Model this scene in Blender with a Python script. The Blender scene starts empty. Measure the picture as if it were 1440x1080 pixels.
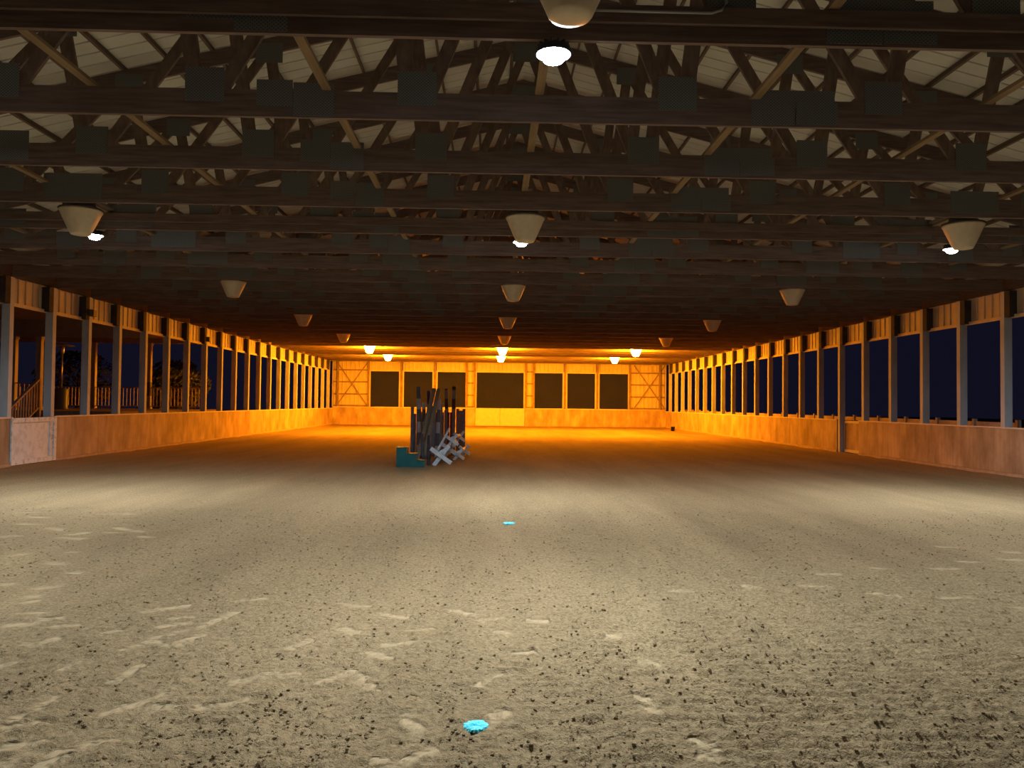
import bpy, bmesh, math, random
import numpy as np
from mathutils import Vector, Matrix, Quaternion

# ------------------------------------------------------------------ camera, world, exposure
SC = bpy.context.scene
COL = SC.collection
YAW, PITCH, ROLL = 0.025, 0.0253, 0.0108
_fw = Vector((math.sin(YAW)*math.cos(PITCH), math.cos(YAW)*math.cos(PITCH), math.sin(PITCH)))
_r = Vector((math.cos(YAW), -math.sin(YAW), 0.0))
_u = _r.cross(_fw)
_R = _r*math.cos(ROLL) + _u*math.sin(ROLL)
_U = -_r*math.sin(ROLL) + _u*math.cos(ROLL)
cam_data = bpy.data.cameras.new('camera')
cam_data.sensor_fit = 'HORIZONTAL'
cam_data.sensor_width = 36.0
cam_data.lens = 36.0*1082.0/1440.0
cam_data.clip_start = 0.05
cam_data.clip_end = 500
cam = bpy.data.objects.new('camera', cam_data)
COL.objects.link(cam)
cam.matrix_world = Matrix(((_R.x, _U.x, -_fw.x, 0.0), (_R.y, _U.y, -_fw.y, 0.0), (_R.z, _U.z, -_fw.z, 1.7), (0, 0, 0, 1)))
SC.camera = cam

world = bpy.data.worlds.new('night_sky')
SC.world = world
world.use_nodes = True
world.node_tree.nodes['Background'].inputs[0].default_value = (0.0050, 0.0046, 0.0125, 1)
world.node_tree.nodes['Background'].inputs[1].default_value = 1.0
SC.view_settings.view_transform = 'Standard'
SC.view_settings.look = 'None'
SC.view_settings.gamma = 1.0
SC.view_settings.use_curve_mapping = False
SC.view_settings.exposure = 0.0

LED_COL = (0.80, 0.91, 1.0)
LED_STRENGTH = 5000.0
HPS_COL = (1.0, 0.295, 0.006)
HPS_STRENGTH = 1230.0

# ------------------------------------------------------------------ fixed dimensions (metres)
XL, XR = -11.627, 12.705          # inner faces of the side walls
CX = 0.5*(XL+XR)
HALF = 0.5*(XR-XL)
BAY = 1.8146
YL0, YR0 = 18.76, 18.79           # a post on each side
YT0 = 6.113                       # first truss in view
ZC = 4.632                        # underside of the truss chords
ZCAP = 1.246
YF = 56.34                        # far wall
PITCHR = 0.25
rng = random.Random(7)

# ------------------------------------------------------------------ materials
def mat(name, col, rough=0.8, col2=None, scale=8.0, stretch=(1, 1, 1), bump=0.0, bscale=None, metal=0.0, detail=4.0, spec=0.3, contrast=(0.35, 0.65)):
    m = bpy.data.materials.new(name)
    m.use_nodes = True
    nt = m.node_tree
    b = nt.nodes['Principled BSDF']
    b.inputs['Roughness'].default_value = rough
    b.inputs['Metallic'].default_value = metal
    b.inputs['Specular IOR Level'].default_value = spec
    b.inputs['Base Color'].default_value = (*col, 1)
    if col2 is not None or bump:
        tc = nt.nodes.new('ShaderNodeTexCoord')
        geo = nt.nodes.new('ShaderNodeNewGeometry')
        mp = nt.nodes.new('ShaderNodeMapping')
        mp.inputs['Scale'].default_value = stretch
        nt.links.new(geo.outputs['Position'], mp.inputs['Vector'])
        nz = nt.nodes.new('ShaderNodeTexNoise')
        nz.inputs['Scale'].default_value = scale
        nz.inputs['Detail'].default_value = detail
        nz.inputs['Roughness'].default_value = 0.6
        nt.links.new(mp.outputs[0], nz.inputs['Vector'])
        if col2 is not None:
            cr = nt.nodes.new('ShaderNodeValToRGB')
            cr.color_ramp.elements[0].position = contrast[0]
            cr.color_ramp.elements[1].position = contrast[1]
            cr.color_ramp.elements[0].color = (*col, 1)
            cr.color_ramp.elements[1].color = (*col2, 1)
            nt.links.new(nz.outputs['Fac'], cr.inputs['Fac'])
            nt.links.new(cr.outputs['Color'], b.inputs['Base Color'])
        if bump:
            n2 = nz
            if bscale:
                n2 = nt.nodes.new('ShaderNodeTexNoise')
                n2.inputs['Scale'].default_value = bscale
                n2.inputs['Detail'].default_value = 4
                nt.links.new(mp.outputs[0], n2.inputs['Vector'])
            bp = nt.nodes.new('ShaderNodeBump')
            bp.inputs['Strength'].default_value = 1.0
            bp.inputs['Distance'].default_value = bump
            nt.links.new(n2.outputs['Fac'], bp.inputs['Height'])
            nt.links.new(bp.outputs['Normal'], b.inputs['Normal'])
    return m

def emis(name, col, strength):
    m = bpy.data.materials.new(name)
    m.use_nodes = True
    nt = m.node_tree
    nt.nodes.clear()
    o = nt.nodes.new('ShaderNodeOutputMaterial')
    e = nt.nodes.new('ShaderNodeEmission')
    e.inputs[0].default_value = (*col, 1)
    e.inputs[1].default_value = strength
    nt.links.new(e.outputs[0], o.inputs[0])
    return m

M = {}
M['dark_wood'] = mat('dark_wood', (0.125, 0.086, 0.078), 0.85, (0.205, 0.148, 0.130), 3.0, (0.6, 8, 8), 0.002)
M['web_wood'] = mat('web_wood', (0.135, 0.090, 0.074), 0.85, (0.215, 0.150, 0.120), 4.0, (3, 3, 1), 0.002)
M['brace_wood'] = mat('brace_wood', (0.20, 0.135, 0.075), 0.85, (0.28, 0.19, 0.11), 3.0, (6, 0.6, 6), 0.002)
M['purlin_wood'] = mat('purlin_wood', (0.13, 0.09, 0.07), 0.9, (0.19, 0.135, 0.10), 3.0, (6, 0.6, 6))
M['heel_wood'] = mat('heel_wood', (0.035, 0.032, 0.036), 0.9, (0.060, 0.050, 0.050), 4.0)
M['roof_sheet'] = mat('roof_sheet', (0.60, 0.60, 0.56), 0.6, (0.68, 0.68, 0.63), 1.2)
M['post_paint'] = mat('post_paint', (0.42, 0.43, 0.46), 0.75, (0.52, 0.53, 0.56), 3.0, (1, 1, 0.4), 0.001)
M['siding'] = mat('siding', (0.50, 0.42, 0.32), 0.6, (0.58, 0.50, 0.39), 2.0)
M['trim_paint'] = mat('trim_paint', (0.55, 0.46, 0.35), 0.7, (0.65, 0.56, 0.44), 4.0)
M['far_post'] = mat('far_post', (0.20, 0.14, 0.09), 0.8, (0.28, 0.20, 0.13), 4.0)
M['cap_paint'] = mat('cap_paint', (0.60, 0.50, 0.42), 0.7, (0.72, 0.62, 0.52), 5.0)
M['screen'] = mat('screen', (0.016, 0.019, 0.030), 0.9, (0.021, 0.025, 0.036), 1.0)
def see_through(m, fac):
    nt = m.node_tree
    out = nt.nodes['Material Output']
    mx = nt.nodes.new('ShaderNodeMixShader'); mx.inputs[0].default_value = fac
    tr = nt.nodes.new('ShaderNodeBsdfTransparent')
    nt.links.new(nt.nodes['Principled BSDF'].outputs[0], mx.inputs[1]); nt.links.new(tr.outputs[0], mx.inputs[2])
    nt.links.new(mx.outputs[0], out.inputs['Surface'])
see_through(M['screen'], 0.4)
M['gate_white'] = mat('gate_white', (0.52, 0.57, 0.62), 0.7, (0.70, 0.76, 0.82), 6.0, (1, 1, 1), 0.002, contrast=(0.3, 0.55))
M['gate_frame'] = mat('gate_frame', (0.34, 0.39, 0.40), 0.7, (0.70, 0.75, 0.80), 9.0, (1, 1, 1), 0.002, contrast=(0.3, 0.5))
M['gate_tan'] = mat('gate_tan', (0.58, 0.50, 0.36), 0.7, (0.66, 0.57, 0.42), 4.0)
M['shade'] = mat('lamp_shade', (0.56, 0.47, 0.34), 0.45, (0.64, 0.54, 0.40), 6.0, spec=0.5)
M['ballast'] = mat('ballast', (0.05, 0.045, 0.045), 0.6)
M['metal_dark'] = mat('metal_dark', (0.04, 0.045, 0.055), 0.5, metal=0.5)
M['conduit'] = mat('conduit', (0.42, 0.42, 0.44), 0.45, metal=0.5)
M['led'] = emis('led_lens', LED_COL, LED_STRENGTH)
M['led_bloom'] = emis('led_bloom_dome', LED_COL, 60.0)
M['hps'] = emis('sodium_shade', HPS_COL, HPS_STRENGTH)
M['teal'] = mat('teal_plastic', (0.010, 0.085, 0.085), 0.5, (0.014, 0.105, 0.105), 4.0)
M['turquoise'] = mat('turquoise', (0.03, 0.62, 0.78), 0.6, (0.20, 0.85, 0.92), 60.0)
M['grey_wood'] = mat('grey_wood', (0.15, 0.15, 0.175), 0.85, (0.24, 0.24, 0.265), 5.0, (5, 5, 1))
M['white_wood'] = mat('white_wood', (0.50, 0.53, 0.57), 0.7, (0.66, 0.69, 0.72), 8.0)
M['olive_wood'] = mat('olive_wood', (0.19, 0.155, 0.105), 0.85, (0.28, 0.235, 0.165), 5.0, (5, 5, 1))
M['dark_pole'] = mat('dark_pole', (0.05, 0.05, 0.065), 0.75, (0.085, 0.085, 0.10), 5.0)
M['violet_pole'] = mat('violet_pole', (0.055, 0.035, 0.12), 0.7)
M['red_panel'] = mat('red_panel', (0.15, 0.020, 0.028), 0.75, (0.22, 0.045, 0.055), 9.0)
M['brown_wood'] = mat('brown_wood', (0.19, 0.13, 0.12), 0.85, (0.28, 0.20, 0.18), 5.0, (5, 5, 1))
M['rail_wood'] = mat('rail_wood', (0.42, 0.30, 0.22), 0.8, (0.52, 0.39, 0.29), 5.0)
M['deck_wood'] = mat('deck_wood', (0.20, 0.12, 0.08), 0.85, (0.27, 0.17, 0.11), 3.0, (6, 0.6, 1))
M['porch_paint'] = mat('porch_paint', (0.50, 0.42, 0.32), 0.7)
M['soffit'] = mat('soffit', (0.36, 0.26, 0.20), 0.9, (0.44, 0.32, 0.25), 3.0)
M['steel'] = mat('steel', (0.45, 0.42, 0.38), 0.35, metal=0.7)
M['tank'] = mat('tank', (0.09, 0.10, 0.09), 0.45)
M['box_grey'] = mat('box_grey', (0.14, 0.12, 0.10), 0.6)
M['grass'] = mat('grass', (0.020, 0.024, 0.012), 1.0, (0.035, 0.040, 0.018), 2.0)
M['leaf'] = mat('leaf', (0.055, 0.060, 0.022), 0.9, (0.090, 0.085, 0.035), 3.0)
M['bark'] = mat('bark', (0.075, 0.055, 0.040), 0.95)
M['black'] = mat('black_rubber', (0.012, 0.012, 0.013), 0.6)
M['concrete'] = mat('base_board', (0.40, 0.28, 0.17), 0.9, (0.50, 0.36, 0.22), 5.0)

def plywood():
    m = mat('plywood', (0.31, 0.215, 0.135), 0.8, (0.56, 0.415, 0.28), 1.6, (1, 1, 0.55), 0.001, 30, detail=8.0, contrast=(0.34, 0.66))
    nt = m.node_tree
    b = nt.nodes['Principled BSDF']
    src = b.inputs['Base Color'].links[0].from_socket
    geo = nt.nodes.new('ShaderNodeNewGeometry')
    mp = nt.nodes.new('ShaderNodeMapping')
    mp.inputs['Scale'].default_value = (9, 9, 0.7)
    nt.links.new(geo.outputs['Position'], mp.inputs['Vector'])
    nz = nt.nodes.new('ShaderNodeTexNoise')
    nz.inputs['Scale'].default_value = 1.0
    nz.inputs['Detail'].default_value = 5
    nt.links.new(mp.outputs[0], nz.inputs['Vector'])
    cr = nt.nodes.new('ShaderNodeValToRGB')
    cr.color_ramp.elements[0].position = 0.3
    cr.color_ramp.elements[1].position = 0.7
    cr.color_ramp.elements[0].color = (0.68, 0.66, 0.64, 1)
    cr.color_ramp.elements[1].color = (1.12, 1.12, 1.12, 1)
    nt.links.new(nz.outputs['Fac'], cr.inputs['Fac'])
    mx = nt.nodes.new('ShaderNodeMixRGB')
    mx.blend_type = 'MULTIPLY'
    mx.inputs[0].default_value = 0.55
    nt.links.new(src, mx.inputs[1])
    nt.links.new(cr.outputs['Color'], mx.inputs[2])
    nt.links.new(mx.outputs[0], b.inputs['Base Color'])
    return m
M['plywood'] = plywood()

def plate_mat():
    # galvanised truss plate, stamped with a grid of teeth
    m = bpy.data.materials.new('truss_plate')
    m.use_nodes = True
    nt = m.node_tree
    b = nt.nodes['Principled BSDF']
    b.inputs['Roughness'].default_value = 0.55
    b.inputs['Metallic'].default_value = 0.25
    geo = nt.nodes.new('ShaderNodeNewGeometry')
    sep = nt.nodes.new('ShaderNodeSeparateXYZ')
    nt.links.new(geo.outputs['Position'], sep.inputs[0])
    prod = None
    for ax, per in (('X', 0.034), ('Z', 0.030)):
        a = nt.nodes.new('ShaderNodeMath'); a.operation = 'MULTIPLY'; a.inputs[1].default_value = 2*math.pi/per
        nt.links.new(sep.outputs[ax], a.inputs[0])
        s = nt.nodes.new('ShaderNodeMath'); s.operation = 'SINE'
        nt.links.new(a.outputs[0], s.inputs[0])
        if prod is None:
            prod = s
        else:
            p = nt.nodes.new('ShaderNodeMath'); p.operation = 'MULTIPLY'
            nt.links.new(prod.outputs[0], p.inputs[0]); nt.links.new(s.outputs[0], p.inputs[1])
            prod = p
    cr = nt.nodes.new('ShaderNodeValToRGB')
    cr.color_ramp.elements[0].position = 0.25
    cr.color_ramp.elements[1].position = 0.55
    cr.color_ramp.elements[0].color = (0.185, 0.19, 0.195, 1)
    cr.color_ramp.elements[1].color = (0.06, 0.06, 0.065, 1)
    nt.links.new(prod.outputs[0], cr.inputs['Fac'])
    nt.links.new(cr.outputs['Color'], b.inputs['Base Color'])
    return m
M['plate'] = plate_mat()

def band_mat(name, c1, c2, per):
    m = mat(name, c1, 0.75)
    nt = m.node_tree
    b = nt.nodes['Principled BSDF']
    tc = nt.nodes.new('ShaderNodeTexCoord')
    sep = nt.nodes.new('ShaderNodeSeparateXYZ')
    nt.links.new(tc.outputs['Object'], sep.inputs[0])
    a = nt.nodes.new('ShaderNodeMath'); a.operation = 'MULTIPLY'; a.inputs[1].default_value = 2*math.pi/per
    nt.links.new(sep.outputs['Z'], a.inputs[0])
    s = nt.nodes.new('ShaderNodeMath'); s.operation = 'SINE'
    nt.links.new(a.outputs[0], s.inputs[0])
    g = nt.nodes.new('ShaderNodeMath'); g.operation = 'GREATER_THAN'; g.inputs[1].default_value = 0.1
    nt.links.new(s.outputs[0], g.inputs[0])
    mx = nt.nodes.new('ShaderNodeMixRGB')
    mx.inputs[1].default_value = (*c1, 1)
    mx.inputs[2].default_value = (*c2, 1)
    nt.links.new(g.outputs[0], mx.inputs[0])
    nt.links.new(mx.outputs[0], b.inputs['Base Color'])
    return m
M['band_grey'] = band_mat('grey_white_bands', (0.13, 0.13, 0.16), (0.42, 0.43, 0.46), 0.75)
M['band_brown'] = band_mat('brown_tan_bands', (0.075, 0.030, 0.028), (0.24, 0.18, 0.14), 0.62)

def sand_mat():
    m = bpy.data.materials.new('arena_sand')
    m.use_nodes = True
    nt = m.node_tree
    b = nt.nodes['Principled BSDF']
    b.inputs['Roughness'].default_value = 1.0
    b.inputs['Specular IOR Level'].default_value = 0.1
    geo = nt.nodes.new('ShaderNodeNewGeometry')
    def noise(scale, detail, stretch=(1, 1, 1)):
        mp = nt.nodes.new('ShaderNodeMapping')
        mp.inputs['Scale'].default_value = stretch
        nt.links.new(geo.outputs['Position'], mp.inputs['Vector'])
        n = nt.nodes.new('ShaderNodeTexNoise')
        n.inputs['Scale'].default_value = scale
        n.inputs['Detail'].default_value = detail
        n.inputs['Roughness'].default_value = 0.65
        nt.links.new(mp.outputs[0], n.inputs['Vector'])
        return n
    n1 = noise(34, 6)
    cr = nt.nodes.new('ShaderNodeValToRGB')
    cr.color_ramp.elements[0].position = 0.36
    cr.color_ramp.elements[1].position = 0.62
    cr.color_ramp.elements[0].color = (0.245, 0.166, 0.084, 1)
    cr.color_ramp.elements[1].color = (0.385, 0.280, 0.150, 1)
    e = cr.color_ramp.elements.new(0.24); e.color = (0.085, 0.060, 0.032, 1)  # dark specks: dark clods, plus shade of small holes put into the colour
    nt.links.new(n1.outputs['Fac'], cr.inputs['Fac'])
    n2 = noise(0.9, 4, (1.0, 0.16, 1))           # long drag streaks down the hall
    cr2 = nt.nodes.new('ShaderNodeValToRGB')
    cr2.color_ramp.elements[0].position = 0.35
    cr2.color_ramp.elements[1].position = 0.65
    cr2.color_ramp.elements[0].color = (0.86, 0.86, 0.86, 1)
    cr2.color_ramp.elements[1].color = (1.12, 1.12, 1.12, 1)
    nt.links.new(n2.outputs['Fac'], cr2.inputs['Fac'])
    mx = nt.nodes.new('ShaderNodeMixRGB'); mx.blend_type = 'MULTIPLY'; mx.inputs[0].default_value = 1
    nt.links.new(cr.outputs['Color'], mx.inputs[1]); nt.links.new(cr2.outputs['Color'], mx.inputs[2])
    at = nt.nodes.new('ShaderNodeAttribute'); at.attribute_name = 'print_mask'
    mx2 = nt.nodes.new('ShaderNodeMixRGB')
    mx2.inputs[2].default_value = (0.41, 0.302, 0.168, 1)  # lighter prints: packed sand, plus their lack of clod shade painted in
    nt.links.new(at.outputs['Fac'], mx2.inputs[0]); nt.links.new(mx.outputs[0], mx2.inputs[1])
    nt.links.new(mx2.outputs[0], b.inputs['Base Color'])
    n3 = noise(70, 4)
    n4 = noise(9, 5)
    ad = nt.nodes.new('ShaderNodeMath'); ad.operation = 'MULTIPLY_ADD'; ad.inputs[1].default_value = 2.6
    nt.links.new(n4.outputs['Fac'], ad.inputs[0]); nt.links.new(n3.outputs['Fac'], ad.inputs[2])
    inv = nt.nodes.new('ShaderNodeMath'); inv.operation = 'SUBTRACT'; inv.inputs[0].default_value = 1.0
    nt.links.new(at.outputs['Fac'], inv.inputs[1])
    ml = nt.nodes.new('ShaderNodeMath'); ml.operation = 'MULTIPLY'
    nt.links.new(ad.outputs[0], ml.inputs[0]); nt.links.new(inv.outputs[0], ml.inputs[1])
    bp = nt.nodes.new('ShaderNodeBump')
    bp.inputs['Strength'].default_value = 1.0
    bp.inputs['Distance'].default_value = 0.02
    nt.links.new(ml.outputs[0], bp.inputs['Height'])
    nt.links.new(bp.outputs['Normal'], b.inputs['Normal'])
    return m
M['sand'] = sand_mat()

# ------------------------------------------------------------------ mesh helpers
class MB:
    def __init__(self):
        self.v, self.f = [], []
    def add(self, vs, fs):
        o = len(self.v)
        self.v += [tuple(q) for q in vs]
        self.f += [tuple(i+o for i in f) for f in fs]
        return self
    def box(self, x0, x1, y0, y1, z0, z1):
        x0, x1 = min(x0, x1), max(x0, x1); y0, y1 = min(y0, y1), max(y0, y1); z0, z1 = min(z0, z1), max(z0, z1)
        vs = [(x0, y0, z0), (x1, y0, z0), (x1, y1, z0), (x0, y1, z0), (x0, y0, z1), (x1, y0, z1), (x1, y1, z1), (x0, y1, z1)]
        return self.add(vs, [(0, 3, 2, 1), (4, 5, 6, 7), (0, 1, 5, 4), (1, 2, 6, 5), (2, 3, 7, 6), (3, 0, 4, 7)])
    def beam(self, p, q, w, t, side=(0, 1, 0)):
        # bar from p to q; t is measured along `side`, w across it
        p, q = Vector(p), Vector(q)
        d = (q-p).normalized()
        s = Vector(side); s = (s - d*s.dot(d)).normalized()
        n = d.cross(s)
        vs = []
        for c in (p, q):
            for a, b2 in ((-1, -1), (1, -1), (1, 1), (-1, 1)):
                vs.append(c + n*(a*w/2) + s*(b2*t/2))
        return self.add(vs, [(3, 2, 1, 0), (4, 5, 6, 7), (0, 1, 5, 4), (1, 2, 6, 5), (2, 3, 7, 6), (3, 0, 4, 7)])
    def tube(self, pts, r, n=10):
        pts = [Vector(p) for p in pts]
        rings = []
        for i, p in enumerate(pts):
            d = (pts[min(i+1, len(pts)-1)] - pts[max(i-1, 0)]).normalized()
            a = Vector((0, 0, 1)) if abs(d.z) < 0.9 else Vector((1, 0, 0))
            s = d.cross(a).normalized(); t2 = d.cross(s)
            rr = r[i] if isinstance(r, (list, tuple)) else r
            rings.append([p + (s*math.cos(2*math.pi*k/n) + t2*math.sin(2*math.pi*k/n))*rr for k in range(n)])
        vs = [v for ring in rings for v in ring]
        fs = []
        for i in range(len(pts)-1):
            for k in range(n):
                fs.append((i*n+k, (i+1)*n+k, (i+1)*n+(k+1) % n, i*n+(k+1) % n))
        fs.append(tuple(range(n)))
        fs.append(tuple(reversed([(len(pts)-1)*n+k for k in range(n)])))
        return self.add(vs, fs)
    def lathe(self, prof, n=24, c=(0, 0, 0), cap=True):
        vs, fs = [], []
        for r, z in prof:
            for k in range(n):
                a = 2*math.pi*k/n
                vs.append((c[0]+r*math.cos(a), c[1]+r*math.sin(a), c[2]+z))
        for i in range(len(prof)-1):
            for k in range(n):
                fs.append((i*n+k, i*n+(k+1) % n, (i+1)*n+(k+1) % n, (i+1)*n+k))
        if cap:
            fs.append(tuple(reversed(range(n))))
            fs.append(tuple((len(prof)-1)*n+k for k in range(n)))
        return self.add(vs, fs)
    def prism(self, poly, y0, y1):
        # polygon in x,z, extruded along y
        n = len(poly)
        vs = [(x, y0, z) for x, z in poly] + [(x, y1, z) for x, z in poly]
        fs = [tuple(range(n)), tuple(reversed(range(n, 2*n)))]
        for k in range(n):
            fs.append((k, n+k, n+(k+1) % n, (k+1) % n))
        return self.add(vs, fs)
    def data(self, name, m, smooth=False):
        me = bpy.data.meshes.new(name)
        me.from_pydata(self.v, [], self.f)
        bm = bmesh.new(); bm.from_mesh(me)
        bmesh.ops.recalc_face_normals(bm, faces=bm.faces)
        bm.to_mesh(me); bm.free()
        if m is not None:
            me.materials.append(M[m] if isinstance(m, str) else m)
        if smooth:
            for p in me.polygons:
                p.use_smooth = len(p.vertices) < 6
        return me

def put(name, me, parent=None, loc=(0, 0, 0), rot=None):
    o = bpy.data.objects.new(name, me)
    COL.objects.link(o)
    if parent is not None:
        o.parent = parent
    o.location = loc
    if rot is not None:
        o.rotation_euler = rot
    return o
def root(name, loc=(0, 0, 0)):
    return put(name, None, None, loc)
def tag(o, label=None, cat=None, group=None, kind=None):
    if label: o['label'] = label
    if cat: o['category'] = cat
    if group: o['group'] = group
    if kind: o['kind'] = kind
    return o
def boxm(name, m, *b):
    return MB().box(*b).data(name, m)

# ------------------------------------------------------------------ floor of harrowed sand
PRINTS = [(-2.51,4.19,-2.47,4.41), (-2.47,4.38,-2.47,4.51), (-2.38,3.85,-2.23,3.93), (-2.25,3.71,-2.2,3.83), (-2.07,3.8,-1.98,3.87), (-1.96,3.92,-1.87,3.96), (-2.69,4.98,-2.65,5.1), (-3.2,5.48,-3.13,5.51), (-3.11,5.53,-3.08,5.62), (-3.6,5.93,-3.44,5.96), (-3.27,5.89,-3.11,5.94), (-3.46,6.07,-3.34,6.11), (-3.7,6.23,-3.55,6.26), (-3.89,6.58,-3.81,6.62), (-3.96,6.76,-3.91,6.79), (-4.04,7.09,-3.94,7.13), (-4.47,7.18,-4.38,7.2), (-2.76,6.33,-2.52,6.49), (-2.46,6.11,-2.35,6.16), (-2.47,5.9,-2.33,6), (-2.32,5.78,-2.24,5.81), (-2.41,5.64,-2.32,5.71), (-2.22,5.47,-2.16,5.49), (-2.15,5.55,-2.09,5.68), (-2.4,5.54,-2.34,5.54), (-2.49,5.36,-2.45,5.45), (-2.26,4.78,-2.24,5.04), (-2.05,4.27,-1.97,4.42), (-1.96,4.45,-1.89,4.56), (-1.84,4.37,-1.63,4.39), (-1.61,4.34,-1.39,4.49), (-1.53,4.75,-1.32,4.95), (-2.17,5.9,-2.05,6.29), (-2.12,6.64,-1.96,6.74), (-2.8,5.72,-2.73,5.77), (-3.11,5.02,-3.07,5.09), (-2.5,4.1,-2.37,4.15), (-2.08,3.66,-2.01,3.76), (-1.03,4.75,-0.87,4.94), (-1.36,5.39,-1.29,5.59), (-0.8,4.87,-0.77,4.82), (-0.77,4.75,-0.66,4.61), (-0.82,5.31,-0.69,5.21), (-0.72,5.48,-0.56,5.55), (-1.1,5.86,-1,5.79), (-0.47,4.27,-0.41,4.27), (-0.45,4.19,-0.37,4.08), (0.03,4.27,0.09,4.3), (-0.01,4.12,0.06,4.22), (-0.06,4.69,0.04,4.89), (0.2,5.3,0.29,5.32), (0.07,5.8,0.15,5.75), (-0.45,3.65,-0.29,3.84), (-0.53,3.73,-0.48,3.74), (-0.31,6.37,-0.13,6.26), (-0.59,5.82,-0.45,5.86), (-0.06,6.09,0.11,6.17), (0.32,6.09,0.42,6.07), (-1.28,4.87,-1.21,4.9), (-0.86,6.27,-0.69,6.16), (-1.24,6.57,-1.02,6.48), (1.05,3.94,1.13,3.85), (1.06,3.77,1.12,3.72), (0.88,4.52,0.94,4.4), (0.88,4.36,0.94,4.33), (1.03,5.16,1.1,5.07), (0.88,5.71,0.95,5.66), (2.41,7.29,2.51,7.23), (2.96,7.3,3.18,7.26), (3.36,7.82,3.54,7.8), (1.65,7.08,1.84,7.05), (5.53,9.36,5.64,9.33), (6.12,9.04,6.23,9.02), (5.8,8.59,5.94,8.57), (5.22,8.47,5.34,8.45), (4.72,8.08,4.95,8.09), (4.06,8.11,4.14,8.09), (3.48,7.01,3.54,7), (3.6,6.95,3.68,6.93), (4.08,6.86,4.3,6.87), (4.5,6.57,4.58,6.53), (3.35,7.81,3.54,7.79), (-6.02,9.64,-5.9,9.71), (-5.82,10.36,-5.53,10.13), (-5.25,9.84,-5.14,9.97), (-5.25,9.63,-4.97,9.54), (-6.35,10.67,-6.19,10.59), (-6.51,11.27,-6.35,11.2), (-6.92,11.68,-6.81,11.65), (-4.89,10.01,-4.79,9.97), (-4.95,10.4,-4.74,10.2), (-5.44,11.66,-5.32,11.52), (-5.66,11.54,-5.59,11.61), (-4.64,10.17,-4.5,10.05), (-4.34,9.74,-4.21,9.67), (-4.69,8.71,-4.59,8.7), (-5.14,8.47,-5.1,8.58), (-4.57,8.13,-4.4,8.05), (-4.1,7.67,-4.01,7.67), (-4.05,7.07,-3.94,7.13)]

def value_noise(x, y, seed):
    r = np.random.RandomState(seed)
    tab = r.rand(256, 256).astype(np.float32)
    xi = np.floor(x).astype(np.int64); yi = np.floor(y).astype(np.int64)
    fx = (x-xi).astype(np.float32); fy = (y-yi).astype(np.float32)
    fx = fx*fx*fx*(fx*(fx*6-15)+10); fy = fy*fy*fy*(fy*(fy*6-15)+10)
    a = tab[xi & 255, yi & 255]; b = tab[(xi+1) & 255, yi & 255]
    c = tab[xi & 255, (yi+1) & 255]; d = tab[(xi+1) & 255, (yi+1) & 255]
    return (a*(1-fx)+b*fx)*(1-fy) + (c*(1-fx)+d*fx)*fy

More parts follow.
